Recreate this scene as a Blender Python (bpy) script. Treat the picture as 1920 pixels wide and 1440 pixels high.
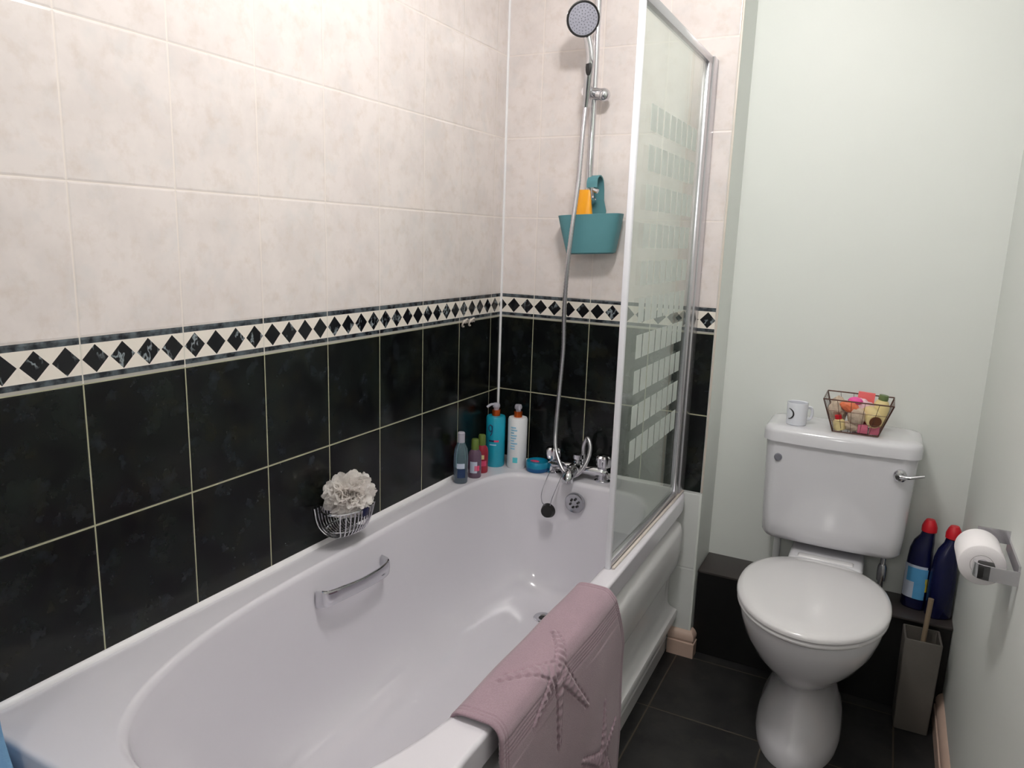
import bpy, bmesh, math, random
from mathutils import Vector, Matrix, noise
random.seed(7)
for o in list(bpy.data.objects): bpy.data.objects.remove(o)
SC = bpy.context.scene
COL = SC.collection
PI = math.pi
sin, cos = math.sin, math.cos

# ------------------------------------------------------------------ camera
YAW, PIT, ROLL, FPX = -0.4721, -0.1962, 0.0329, 1374.5
cam_d = bpy.data.cameras.new('camera'); cam = bpy.data.objects.new('camera', cam_d); COL.objects.link(cam)
fw = Vector((sin(YAW)*cos(PIT), cos(YAW)*cos(PIT), sin(PIT)))
rt = Vector((cos(YAW), -sin(YAW), 0)); up = rt.cross(fw)
r2 = rt*cos(ROLL) + up*sin(ROLL); u2 = -rt*sin(ROLL) + up*cos(ROLL)
mw = Matrix((( r2.x, u2.x, -fw.x, 1.1796), (r2.y, u2.y, -fw.y, -2.2067), (r2.z, u2.z, -fw.z, 1.3102), (0,0,0,1)))
cam.matrix_world = mw
cam_d.sensor_width = 36; cam_d.sensor_fit = 'HORIZONTAL'; cam_d.lens = 36*FPX/1920; cam_d.clip_start = 0.02
SC.camera = cam

# ------------------------------------------------------------------ world, exposure
w = bpy.data.worlds.new('world'); SC.world = w; w.use_nodes = True
w.node_tree.nodes['Background'].inputs[0].default_value = (0.75, 0.8, 0.9, 1)
w.node_tree.nodes['Background'].inputs[1].default_value = 0.15
SC.view_settings.view_transform = 'Standard'
SC.view_settings.look = 'None'
SC.view_settings.gamma = 1
SC.view_settings.use_curve_mapping = False
SC.view_settings.exposure = 0.0
BULB_STRENGTH = 295.0
FILL_STRENGTH = 30.0  # glow of the added fill globe behind the viewer
LAMP = Vector((0.79, -1.04, 2.21))

# ------------------------------------------------------------------ materials
def lin(c):
    c = c/255.0
    return c/12.92 if c <= 0.04045 else ((c+0.055)/1.055)**2.4
def rgb(r, g, b): return (lin(r), lin(g), lin(b), 1)

class NT:
    def __init__(s, name):
        s.mat = bpy.data.materials.new(name); s.mat.use_nodes = True
        s.t = s.mat.node_tree; s.n = s.t.nodes; s.b = s.n['Principled BSDF']
    def link(s, a, b): s.t.links.new(a, b)
    def put(s, sock, v):
        if isinstance(v, bpy.types.NodeSocket): s.link(v, sock)
        else: sock.default_value = v
    def m(s, op, a, b=None, c=None, clamp=False):
        n = s.n.new('ShaderNodeMath'); n.operation = op; n.use_clamp = clamp
        for i, v in enumerate((a, b, c)):
            if v is not None: s.put(n.inputs[i], v)
        return n.outputs[0]
    def mr(s, v, a, b, c=0.0, d=1.0):
        n = s.n.new('ShaderNodeMapRange'); n.clamp = True
        for k, x in zip(range(5), (v, a, b, c, d)): s.put(n.inputs[k], x)
        return n.outputs[0]
    def mix(s, f, a, b):
        n = s.n.new('ShaderNodeMix'); n.data_type = 'RGBA'
        s.put(n.inputs[0], f); s.put(n.inputs[6], a); s.put(n.inputs[7], b)
        return n.outputs[2]
    def noise(s, vec, scale, detail=3, rough=0.55):
        n = s.n.new('ShaderNodeTexNoise'); n.inputs['Scale'].default_value = scale
        n.inputs['Detail'].default_value = detail; n.inputs['Roughness'].default_value = rough
        if vec is not None: s.link(vec, n.inputs['Vector'])
        return n.outputs['Fac']
    def obj(s):
        n = s.n.new('ShaderNodeTexCoord'); return n.outputs['Object']
    def xyz(s, v):
        n = s.n.new('ShaderNodeSeparateXYZ'); s.link(v, n.inputs[0]); return n.outputs
    def shift(s, v, off, sc=(1,1,1)):
        n = s.n.new('ShaderNodeMapping'); s.link(v, n.inputs[0]); n.inputs[1].default_value = off; n.inputs[3].default_value = sc
        return n.outputs[0]
    def bump(s, h, strength=0.3, dist=0.002):
        n = s.n.new('ShaderNodeBump'); n.inputs['Strength'].default_value = strength; n.inputs['Distance'].default_value = dist
        s.link(h, n.inputs['Height']); s.link(n.outputs[0], s.b.inputs['Normal'])

def simple(name, col, rough=0.5, metal=0.0, var=0.04, scale=30, bump=0.0, coat=0.0, alpha=None, sub=0.0, trans=0.0, ior=1.5):
    k = NT(name); o = k.obj(); f = k.noise(o, scale)
    c2 = tuple(max(0, c*(1-var*2)) for c in col[:3]) + (1,)
    k.link(k.mix(f, col, c2), k.b.inputs['Base Color'])
    k.b.inputs['Roughness'].default_value = rough; k.b.inputs['Metallic'].default_value = metal
    if coat: k.b.inputs['Coat Weight'].default_value = coat; k.b.inputs['Coat Roughness'].default_value = 0.05
    if sub: k.b.inputs['Subsurface Weight'].default_value = sub; k.b.inputs['Subsurface Scale'].default_value = 0.01
    if trans: k.b.inputs['Transmission Weight'].default_value = trans; k.b.inputs['IOR'].default_value = ior
    if bump: k.bump(k.noise(o, scale*4), bump)
    return k.mat

ZB, ZT, TW, TH = 1.049, 1.1266, 0.2, 0.2508
def tile_mat(name, axis, p, paint_below=None):
    k = NT(name); o = k.obj(); X = k.xyz(o); z = X[2]
    u = X[0] if axis == 'x' else k.m('MULTIPLY', X[1], -1)
    def dist(v, off, T):
        f = k.m('FRACT', k.m('DIVIDE', k.m('SUBTRACT', v, off), T))
        return k.m('MULTIPLY', k.m('MINIMUM', f, k.m('SUBTRACT', 1.0, f)), T)
    dv = dist(u, p-2.0, TW)
    up_ = k.m('GREATER_THAN', z, ZT); lo = k.m('LESS_THAN', z, ZB)
    dhu = dist(z, ZT-1e-4, TH); dhl = dist(z, ZB-TH*10, TH)
    # cream tiles
    n1 = k.noise(o, 9, 4, 0.6); n2 = k.noise(k.shift(o, (3, 5, 1)), 26, 4, 0.65); n3 = k.noise(k.shift(o, (9, 2, 7)), 16, 3)
    cr = k.mix(k.mr(n1, 0.42, 0.62), rgb(228, 219, 216), rgb(220, 211, 208))
    cr = k.mix(k.mr(n2, 0.50, 0.74, 0, 0.55), cr, rgb(208, 194, 184))
    cr = k.mix(k.mr(n3, 0.52, 0.75, 0, 0.45), cr, rgb(208, 206, 206))
    crg = k.mix(0.0, rgb(232, 222, 216), rgb(232, 222, 216))
    gvm = k.m('LESS_THAN', dv, 0.0016); ghu = k.m('LESS_THAN', dhu, 0.0016)
    g_up = k.m('MAXIMUM', gvm, ghu)
    cream = k.mix(g_up, cr, crg)
    # dark tiles
    m1 = k.noise(k.shift(o, (1, 1, 4)), 11, 5, 0.6); m2 = k.noise(k.shift(o, (6, 3, 2)), 15, 4, 0.6); m3 = k.noise(k.shift(o, (2, 8, 5)), 21, 4, 0.6)
    dk = k.mix(k.mr(m1, 0.42, 0.72), rgb(11, 12, 14), rgb(28, 34, 31))
    dk = k.mix(k.mr(m2, 0.52, 0.75), dk, rgb(32, 32, 23))
    dk = k.mix(k.mr(m3, 0.55, 0.78), dk, rgb(38, 43, 48))
    gdk = k.m('MAXIMUM', k.m('LESS_THAN', dv, 0.00135), k.m('LESS_THAN', dhl, 0.0018))
    dark = k.mix(gdk, dk, rgb(168, 166, 140))
    # border
    h = ZT-ZB
    t = k.m('DIVIDE', k.m('SUBTRACT', z, ZB), h)
    du = k.m('MULTIPLY', k.m('ABSOLUTE', k.m('SUBTRACT', k.m('FRACT', k.m('DIVIDE', k.m('SUBTRACT', u, p-2.0), 0.05)), 0.5)), 0.05)
    dz = k.m('ABSOLUTE', k.m('SUBTRACT', t, 0.52))
    dia = k.m('LESS_THAN', k.m('ADD', k.m('DIVIDE', du, 0.0232), k.m('DIVIDE', dz, 0.31)), 1.0)
    s1 = k.m('MULTIPLY', k.m('GREATER_THAN', t, 0.07), k.m('LESS_THAN', t, 0.195))
    s2 = k.m('GREATER_THAN', t, 0.855)
    veinn = k.noise(k.shift(o, (4, 4, 4), (1.4, 1.4, 0.8)), 24, 3, 0.6)
    vein = k.m('MULTIPLY', k.mr(k.m('ABSOLUTE', k.m('SUBTRACT', veinn, 0.52)), 0.004, 0.034, 0.85, 0.0), k.mr(k.noise(k.shift(o, (7, 7, 2)), 17, 1), 0.52, 0.6))
    blk = k.mix(vein, rgb(18, 19, 24), rgb(150, 160, 165))
    stv = k.mix(k.mr(k.noise(o, 45, 3), 0.4, 0.62), rgb(28, 31, 38), rgb(84, 92, 98))
    bd = k.mix(k.m('LESS_THAN', t, 0.07), rgb(232, 224, 214), rgb(172, 168, 160))
    bd = k.mix(dia, bd, blk)
    bd = k.mix(k.m('MAXIMUM', s1, s2), bd, stv)
    bd = k.mix(k.m('LESS_THAN', dv, 0.0012), bd, rgb(215, 210, 200))
    c = k.mix(up_, bd, cream); c = k.mix(lo, c, dark)
    rough = k.mr(lo, 0, 1, 0.13, 0.2)
    if paint_below is not None:
        pb = k.m('LESS_THAN', z, paint_below)
        c = k.mix(pb, c, rgb(214, 216, 214)); rough = k.mr(pb, 0, 1, 0.13, 0.6)
    k.link(c, k.b.inputs['Base Color']); k.link(rough, k.b.inputs['Roughness'])
    k.link(k.mr(lo, 0, 1, 0.45, 0.3), k.b.inputs['Specular IOR Level'])
    hgt = k.m('MINIMUM', k.mr(dv, 0, 0.004), k.mr(k.mix(lo, dhu, dhl), 0, 0.004))
    k.bump(hgt, 0.5, 0.0015)
    return k.mat

M = {}
M['tile_l'] = tile_mat('left_wall_tiles', 'y', 0.0679)
M['tile_r'] = tile_mat('rear_wall_tiles', 'x', 0.125, 0.553)
M['paint'] = simple('pale_green_grey_paint', rgb(225, 228, 224), 0.55, var=0.012, scale=6, bump=0.04)
M['ceil'] = simple('ceiling_paint', rgb(232, 232, 228), 0.7, var=0.01)
M['acrylic'] = simple('white_bath_acrylic', rgb(222, 219, 226), 0.13, var=0.004, coat=0.4)
M['panel'] = simple('white_bath_panel', rgb(220, 219, 220), 0.22, var=0.01)
M['ceramic'] = simple('white_ceramic', rgb(218, 217, 222), 0.12, var=0.004, coat=0.5)
M['seatp'] = simple('white_seat_plastic', rgb(224, 222, 224), 0.16, var=0.004, coat=0.3)
M['white'] = simple('white_plastic', rgb(235, 235, 238), 0.3, var=0.01)
M['whiteframe'] = simple('white_enamelled_metal', rgb(236, 236, 242), 0.25, var=0.01)
M['silver'] = simple('satin_silver', rgb(205, 203, 208), 0.25, metal=0.85, var=0.03)
M['chrome'] = simple('chrome', rgb(214, 214, 218), 0.07, metal=1, var=0.02)
M['chain'] = simple('chain_metal', rgb(178, 178, 184), 0.2, metal=0.9)
M['black'] = simple('black_rubber', rgb(26, 25, 25), 0.5)
M['grey_face'] = simple('grey_shower_face', rgb(165, 165, 178), 0.4)
M['teal'] = simple('teal_silicone', rgb(84, 138, 146), 0.5, var=0.03, scale=60)
M['orange'] = simple('orange_plastic', rgb(245, 166, 22), 0.35, var=0.04)
M['mat'] = None
M['wood'] = simple('pinkish_skirting_wood', rgb(205, 178, 162), 0.5, var=0.06, scale=18)
M['dkedge'] = simple('dark_gap', rgb(70, 40, 55), 0.7)
M['slate_box'] = simple('black_boxing_tile', rgb(11, 10, 11), 0.4, var=0.3, scale=8)
M['slate_top'] = simple('dark_boxing_top', rgb(62, 56, 55), 0.45, var=0.15, scale=10)
M['paper'] = simple('white_tissue_paper', rgb(240, 236, 238), 0.95, var=0.01, scale=90, bump=0.2)
M['card'] = simple('brown_card', rgb(90, 75, 75), 0.9)
M['navy'] = simple('navy_plastic', rgb(16, 20, 62), 0.25, var=0.05)
M['redcap'] = simple('red_plastic', rgb(210, 26, 42), 0.35, var=0.05)
M['taupe'] = simple('taupe_stoneware', rgb(88, 83, 78), 0.6, var=0.06, bump=0.2)
M['taupe_in'] = simple('taupe_stoneware_dark', rgb(60, 55, 50), 0.7)
M['bamboo'] = simple('brushed_handle', rgb(140, 122, 100), 0.45, var=0.08)
M['tealb'] = simple('turquoise_bottle', rgb(30, 160, 186), 0.25, var=0.02)
M['whiteb'] = simple('white_bottle', rgb(236, 237, 240), 0.3, var=0.01)
M['copper'] = simple('copper_collar', rgb(214, 96, 36), 0.25, metal=0.7)
M['clearcap'] = simple('clear_pump_plastic', rgb(215, 212, 225), 0.15, var=0.02, trans=0.4)
M['bluetub'] = simple('deep_blue_tub', rgb(8, 84, 140), 0.3)
M['bluelid'] = simple('teal_blue_lid', rgb(14, 130, 165), 0.3)
M['pinkink'] = simple('pink_print', rgb(215, 70, 110), 0.5)
M['navyink'] = simple('navy_print', rgb(24, 50, 90), 0.5)
M['tealink'] = simple('teal_print', rgb(90, 200, 212), 0.5)
M['paleink'] = simple('pale_blue_print', rgb(150, 205, 232), 0.5)
M['lblue'] = simple('label_light_blue', rgb(90, 165, 215), 0.4, var=0.1, scale=40)
M['lpale'] = simple('label_pale', rgb(196, 204, 222), 0.5, var=0.08, scale=60)
M['yellow'] = simple('yellow_print', rgb(220, 200, 40), 0.5)
M['wire'] = simple('bronze_wire', rgb(96, 70, 62), 0.35, metal=0.8)
M['cream'] = simple('cream_plastic', rgb(228, 208, 150), 0.45, var=0.06)
M['pinkbox'] = simple('dusty_pink_card', rgb(212, 110, 135), 0.5, var=0.08)
M['coral'] = simple('coral_card', rgb(238, 110, 110), 0.5, var=0.05)
M['palepink'] = simple('pale_pink_wrap', rgb(232, 196, 205), 0.4, var=0.08)
M['hotpink'] = simple('hot_pink_soap', rgb(238, 88, 165), 0.5)
M['brown'] = simple('brown_inside', rgb(110, 62, 34), 0.6)
M['greencap'] = simple('green_cap', rgb(98, 118, 48), 0.4)
M['olive'] = simple('olive_lid', rgb(105, 125, 80), 0.4)
M['beige'] = simple('beige_sponge', rgb(205, 185, 165), 0.95, var=0.12, scale=80, bump=0.6)
M['orangew'] = simple('orange_wrap', rgb(235, 125, 85), 0.35, var=0.1)
M['bluetowel'] = simple('blue_towel', rgb(135, 180, 222), 0.95, var=0.08, scale=60, bump=0.5)
M['greydot'] = simple('grey_cap', rgb(120, 120, 130), 0.4)
M['door'] = simple('white_door_paint', rgb(225, 224, 218), 0.4)
M['silicone'] = simple('white_silicone', rgb(238, 236, 238), 0.4)
M['ivory'] = simple('ivory_plastic', rgb(215, 205, 195), 0.4)
M['mugw'] = simple('white_glazed_mug', rgb(222, 224, 232), 0.2, coat=0.3, var=0.01)

def tinted(name, col, rough=0.06, tr=0.85):
    k = NT(name); k.b.inputs['Base Color'].default_value = col; k.b.inputs['Roughness'].default_value = rough
    k.b.inputs['Transmission Weight'].default_value = tr; k.b.inputs['IOR'].default_value = 1.38
    return k.mat
M['gbottle'] = tinted('blue_clear_bottle', rgb(178, 212, 225))
M['pbottle'] = tinted('purple_clear_bottle', rgb(150, 120, 145), tr=0.6)
M['rbottle'] = tinted('red_clear_bottle', rgb(200, 60, 80), tr=0.5)

def glass_mat():
    k = NT('screen_glass'); t = k.t; n = k.n
    tr = n.new('ShaderNodeBsdfTransparent'); tr.inputs[0].default_value = (0.93, 0.96, 0.94, 1)
    gl = n.new('ShaderNodeBsdfGlossy'); gl.inputs['Roughness'].default_value = 0.03; gl.inputs[0].default_value = (0.95, 0.98, 0.96, 1)
    df = n.new('ShaderNodeBsdfDiffuse'); df.inputs[0].default_value = rgb(190, 200, 190)
    fr = n.new('ShaderNodeFresnel'); ge = n.new('ShaderNodeNewGeometry'); k.link(k.mr(ge.outputs['Backfacing'], 0, 1, 1.5, 1/1.5), fr.inputs[0])
    m1 = n.new('ShaderNodeMixShader'); m2 = n.new('ShaderNodeMixShader')
    hz = k.mr(k.noise(k.obj(), 6, 3), 0.3, 0.7, 0.025, 0.06)
    k.link(fr.outputs[0], m1.inputs[0]); k.link(tr.outputs[0], m1.inputs[1]); k.link(gl.outputs[0], m1.inputs[2])
    k.link(hz, m2.inputs[0]); k.link(m1.outputs[0], m2.inputs[1]); k.link(df.outputs[0], m2.inputs[2])
    k.link(m2.outputs[0], n['Material Output'].inputs[0]); return k.mat
M['glass'] = glass_mat()
def frost_mat():
    k = NT('frosted_print'); n = k.n
    df = n.new('ShaderNodeBsdfDiffuse'); df.inputs[0].default_value = rgb(228, 234, 230)
    tl = n.new('ShaderNodeBsdfTranslucent'); tl.inputs[0].default_value = rgb(240, 244, 240)
    tp = n.new('ShaderNodeBsdfTransparent')
    a = n.new('ShaderNodeMixShader'); a.inputs[0].default_value = 0.35
    b = n.new('ShaderNodeMixShader'); k.put(b.inputs[0], k.mr(k.noise(k.obj(), 20), 0, 1, 0.24, 0.34))
    k.link(df.outputs[0], a.inputs[1]); k.link(tl.outputs[0], a.inputs[2])
    k.link(a.outputs[0], b.inputs[1]); k.link(tp.outputs[0], b.inputs[2]); k.link(b.outputs[0], n['Material Output'].inputs[0])
    return k.mat
M['frost'] = frost_mat()

def floor_mat():
    k = NT('dark_slate_floor'); o = k.obj(); X = k.xyz(o)
    def g(v, off, T):
        f = k.m('FRACT', k.m('DIVIDE', k.m('SUBTRACT', v, off), T)); return k.m('MULTIPLY', k.m('MINIMUM', f, k.m('SUBTRACT', 1.0, f)), T)
    d = k.m('MINIMUM', g(X[0], 1.01-3.15, 0.315), g(X[1], -0.01-3.15, 0.315))
    n1 = k.noise(o, 7, 5, 0.6); n2 = k.noise(k.shift(o, (3, 3, 3)), 18, 4, 0.6)
    c = k.mix(k.mr(n1, 0.38, 0.68), rgb(20, 19, 21), rgb(44, 43, 42)); c = k.mix(k.mr(n2, 0.55, 0.75, 0, 0.6), c, rgb(54, 52, 46))
    c = k.mix(k.m('LESS_THAN', d, 0.002), c, rgb(72, 64, 52))
    k.link(c, k.b.inputs['Base Color']); k.b.inputs['Roughness'].default_value = 0.5
    k.bump(k.m('ADD', k.m('MULTIPLY', n2, 0.4), k.mr(d, 0, 0.004)), 0.4, 0.002); return k.mat
M['floor'] = floor_mat()
def bathmat_mat():
    k = NT('mauve_cotton'); o = k.obj()
    c = k.mix(k.noise(o, 14, 3), rgb(168, 141, 152), rgb(151, 129, 139)); c = k.mix(k.mr(k.noise(o, 400, 2), 0.4, 0.7, 0, 0.35), c, rgb(128, 104, 114))
    k.link(c, k.b.inputs['Base Color']); k.b.inputs['Roughness'].default_value = 0.95
    k.b.inputs['Sheen Weight'].default_value = 0.3
    k.bump(k.noise(o, 500, 2), 0.5, 0.001); return k.mat
M['mat'] = bathmat_mat()
def puff_mat():
    k = NT('white_mesh_netting'); n = k.n
    df = n.new('ShaderNodeBsdfDiffuse'); df.inputs[0].default_value = rgb(250, 246, 243)
    tl = n.new('ShaderNodeBsdfTranslucent'); tl.inputs[0].default_value = rgb(252, 248, 245)
    tp = n.new('ShaderNodeBsdfTransparent'); a = n.new('ShaderNodeMixShader'); a.inputs[0].default_value = 0.3
    b = n.new('ShaderNodeMixShader'); k.put(b.inputs[0], k.mr(k.noise(k.obj(), 500), 0.3, 0.7, 0.0, 0.25))
    a.inputs[0].default_value = 0.45
    k.link(df.outputs[0], a.inputs[1]); k.link(tl.outputs[0], a.inputs[2]); k.link(a.outputs[0], b.inputs[1]); k.link(tp.outputs[0], b.inputs[2])
    k.link(b.outputs[0], n['Material Output'].inputs[0]); return k.mat
M['puff'] = puff_mat()
def bulb_mat():
    k = NT('lit_bulb'); k.b.inputs['Base Color'].default_value = (1, 1, 1, 1)
    k.b.inputs['Emission Color'].default_value = (1.0, 0.972, 0.95, 1); k.b.inputs['Emission Strength'].default_value = BULB_STRENGTH
    return k.mat
M['bulb'] = bulb_mat()
def fill_globe_mat():
    k = NT('fill_light_globe'); k.b.inputs['Emission Color'].default_value = (1.0, 0.97, 0.94, 1); k.b.inputs['Emission Strength'].default_value = FILL_STRENGTH
    return k.mat
M['globe'] = fill_globe_mat()

# ------------------------------------------------------------------ mesh helpers
class MB:
    def __init__(s): s.v = []; s.f = []
    def add(s, vs, fs):
        n = len(s.v); s.v += [tuple(p) for p in vs]; s.f += [tuple(i+n for i in f) for f in fs]; return s
    def loft(s, rings, cap0=True, cap1=True, closed=False, loop=True):
        n = len(rings[0]); vs = [p for r in rings for p in r]; fs = []
        m = len(rings)
        for i in range(m if closed else m-1):
            j = (i+1) % m
            for q in range(n if loop else n-1):
                q2 = (q+1) % n; fs.append((i*n+q, i*n+q2, j*n+q2, j*n+q))
        if cap0 and not closed: fs.append(tuple(reversed(range(n))))
        if cap1 and not closed: fs.append(tuple((m-1)*n+q for q in range(n)))
        return s.add(vs, fs)
    def box(s, a, b, bev=0.0, seg=2):
        bm = bmesh.new(); bmesh.ops.create_cube(bm, size=1)
        c = [(a[i]+b[i])/2 for i in range(3)]; d = [abs(b[i]-a[i]) for i in range(3)]
        for v in bm.verts: v.co = Vector([c[i]+v.co[i]*d[i] for i in range(3)])
        if bev: bmesh.ops.bevel(bm, geom=list(bm.edges), offset=bev, segments=seg, affect='EDGES', profile=0.5)
        bm.verts.ensure_lookup_table()
        s.add([v.co[:] for v in bm.verts], [[v.index for v in f.verts] for f in bm.faces]); bm.free(); return s
    def tube(s, pts, r, n=12, closed=False, caps=True):
        P = [Vector(p) for p in pts]; m = len(P); rings = []
        R = r if isinstance(r, (list, tuple)) else [r]*m
        up = None
        for i in range(m):
            if closed: t = P[(i+1) % m]-P[i-1]
            else: t = P[min(i+1, m-1)]-P[max(i-1, 0)]
            t.normalize()
            if up is None:
                up = Vector((0, 0, 1)) if abs(t.z) < 0.9 else Vector((1, 0, 0))
            a = t.cross(up)
            if a.length < 1e-6: a = t.cross(Vector((0, 1, 0)))
            a.normalize(); up = a.cross(t).normalized()
            rings.append([P[i]+(a*cos(2*PI*k/n)+up*sin(2*PI*k/n))*R[i] for k in range(n)])
        return s.loft(rings, caps, caps, closed)
    def lathe(s, prof, c=(0, 0, 0), n=32, axis='z', sx=1, sy=1):
        rings = []
        for r, h in prof:
            ring = []
            for k in range(n):
                a = 2*PI*k/n; x, y = r*cos(a)*sx, r*sin(a)*sy
                if axis == 'z': p = (c[0]+x, c[1]+y, c[2]+h)
                elif axis == 'y': p = (c[0]+x, c[1]+h, c[2]+y)
                else: p = (c[0]+h, c[1]+x, c[2]+y)
                ring.append(p)
            rings.append(ring)
        return s.loft(rings)
    def cyl(s, p0, p1, r, r1=None, n=24): return s.tube([p0, p1], [r, r if r1 is None else r1], n)
    def sphere(s, c, r, n=20, sc=(1, 1, 1)):
        rings = []
        for i in range(1, n//2):
            a = PI*i/(n//2); rings.append([(c[0]+r*sin(a)*cos(2*PI*k/n)*sc[0], c[1]+r*sin(a)*sin(2*PI*k/n)*sc[1], c[2]+r*cos(a)*sc[2]) for k in range(n)])
        return s.loft(rings)
    def build(s, name, mat, parent=None, smooth=35, sub=0, solid=0):
        me = bpy.data.meshes.new(name); me.from_pydata(s.v, [], s.f)
        bm = bmesh.new(); bm.from_mesh(me); bmesh.ops.recalc_face_normals(bm, faces=bm.faces)
        lim = math.radians(smooth)
        for f in bm.faces: f.smooth = smooth > 0
        for e in bm.edges:
            if len(e.link_faces) == 2 and e.calc_face_angle(0) > lim: e.smooth = False
        bm.to_mesh(me); bm.free(); me.update()
        me.materials.append(M[mat] if isinstance(mat, str) else mat)
        o = bpy.data.objects.new(name, me); COL.objects.link(o)
        if parent is not None: o.parent = parent
        if solid:
            d = o.modifiers.new('solid', 'SOLIDIFY'); d.thickness = solid; d.offset = 0
        if sub:
            d = o.modifiers.new('sub', 'SUBSURF'); d.levels = sub; d.render_levels = sub
        return o

def thing(name, label, cat, loc=(0, 0, 0), rot=(0, 0, 0), group=None):
    o = bpy.data.objects.new(name, None); COL.objects.link(o); o.location = loc; o.rotation_euler = rot
    o.empty_display_size = 0.05
    o['label'] = label; o['category'] = cat
    if group: o['group'] = group
    return o
def tag(o, label, cat, group=None):
    o['label'] = label; o['category'] = cat
    if group: o['group'] = group
    return o
def struct(o): o['kind'] = 'structure'; return o
def spline(pts, n=10):
    P = [Vector(p) for p in pts]; out = []
    for i in range(len(P)-1):
        a = P[max(i-1, 0)]; b = P[i]; c = P[i+1]; d = P[min(i+2, len(P)-1)]
        for k in range(n):
            t = k/n; out.append(0.5*((2*b)+(c-a)*t+(2*a-5*b+4*c-d)*t*t+(3*b-a-3*c+d)*t**3))
    out.append(P[-1]); return out
def sgn(x): return 1 if x >= 0 else -1
def spow(x, e): return sgn(x)*abs(x)**e

# ------------------------------------------------------------------ room shell
XR, YB, YW, ZC = 1.44, 0.19, -2.75, 2.36       # right wall, toilet wall, wall behind the viewer, ceiling
XE = 0.728                                    # right end of the tiled wall
struct(MB().box((-0.05, YW-0.05, -0.05), (XR+0.05, YB+0.05, 0)).build('floor', 'floor'))
struct(MB().box((-0.05, YW-0.05, ZC), (XR+0.05, YB+0.05, ZC+0.05)).build('ceiling', 'ceil'))
struct(MB().box((-0.1, YW, 0), (0, YB+0.05, ZC)).build('wall_left', 'tile_l'))
struct(MB().box((0, 0, 0), (XE-0.006, YB+0.05, ZC)).build('wall_rear', 'tile_r'))
struct(MB().box((XE-0.006, 0.0008, 0), (XE, YB+0.05, ZC)).build('wall_return', 'paint'))
struct(MB().box((XE, YB, 0), (XR, YB+0.05, ZC)).build('wall_toilet', 'paint'))
struct(MB().box((XR, YW, 0), (XR+0.05, YB+0.05, ZC)).build('wall_right', 'paint'))
DX0, DX1, DH = 0.52, 1.28, 2.0  # doorway opening, added to let fill light into the room
struct(MB().box((0, YW-0.08, 0), (DX0, YW, ZC)).box((DX1, YW-0.08, 0), (XR, YW, ZC)).box((DX0, YW-0.08, DH), (DX1, YW, ZC)).build('wall_front', 'paint'))
fr_ = MB().box((DX0-0.05, YW, 0), (DX0+0.01, YW+0.015, DH+0.05), 0.003).box((DX1-0.01, YW, 0), (DX1+0.05, YW+0.015, DH+0.05), 0.003).box((DX0-0.05, YW, DH-0.01), (DX1+0.05, YW+0.015, DH+0.05), 0.003)
struct(fr_.build('trim_5', 'door'))
# unseen landing behind the viewer, added with its lamp to lift the shaded surfaces
struct(MB().box((-0.3, -4.45, -0.05), (2.2, YW-0.05, 0)).build('floor_added_landing', 'floor'))
struct(MB().box((-0.3, -4.5, 0), (2.2, -4.45, ZC)).build('wall_added_landing', 'ceil'))
struct(MB().box((-0.35, -4.45, 0), (-0.3, YW-0.05, ZC)).build('wall_added_landing_left', 'ceil'))
struct(MB().box((2.2, -4.45, 0), (2.25, YW-0.05, ZC)).build('wall_added_landing_right', 'ceil'))
struct(MB().box((-0.35, -4.5, ZC), (2.25, YW-0.05, ZC+0.05)).build('ceiling_added_landing', 'ceil'))
hl_ = thing('added_fill_lamp', 'round white globe added behind the viewer as unseen fill light', 'lamp', (0.95, -3.45, 2.02))  # added fill light, brightens the surfaces facing the viewer
MB().sphere((0, 0, 0), 0.13, 28).build('globe', 'globe', hl_)
MB().cyl((0, 0, 0.12), (0, 0, ZC-2.021), 0.03).build('stem', 'white', hl_)
# corner bead, tile edge bead, silicone
struct(MB().loft([[(0.0, 0.0, z), (0.0055, 0, z), (0.0045, -0.0035, z), (0.002, -0.0055, z), (0, -0.0055, z)] for z in (0.553, ZB, ZC)]).build('trim_1', 'silicone'))
struct(MB().box((XE-0.0045, -0.003, 0.553), (XE+0.002, 0.001, ZC), 0.001).build('trim_2', 'ivory'))
bead = [(0, 0), (0.009, 0), (0.0075, 0.004), (0.004, 0.0075), (0, 0.009)]
struct(MB().loft([[(x, y, 0.5532+z) for x, z in bead] for y in (-1.68, -0.0055)]).build('trim_3', 'silicone'))
struct(MB().loft([[(x, -y, 0.5532+z) for y, z in bead] for x in (0.0055, 0.66)]).build('trim_4', 'silicone'))
prof = [(0, 0), (0.018, 0), (0.018, 0.048), (0.013, 0.05), (0.013, 0.056), (0.016, 0.058), (0.016, 0.068), (0.011, 0.078), (0.004, 0.085), (0, 0.086)]
# right wall skirting
struct(MB().loft([[(XR-t, y, z) for t, z in prof] for y in (0.03, YW)]).build('baseboard_right', 'wood'))
struct(MB().loft([[(0.66, -t, z) for t, z in prof], [(XE+t, -t, z) for t, z in prof], [(XE+t, 0.027, z) for t, z in prof]]).build('baseboard_return', 'wood'))
struct(MB().loft([[(x, YW+t, z) for t, z in prof] for x in (0.0, 0.468)]).build('baseboard_front', 'wood'))

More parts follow.
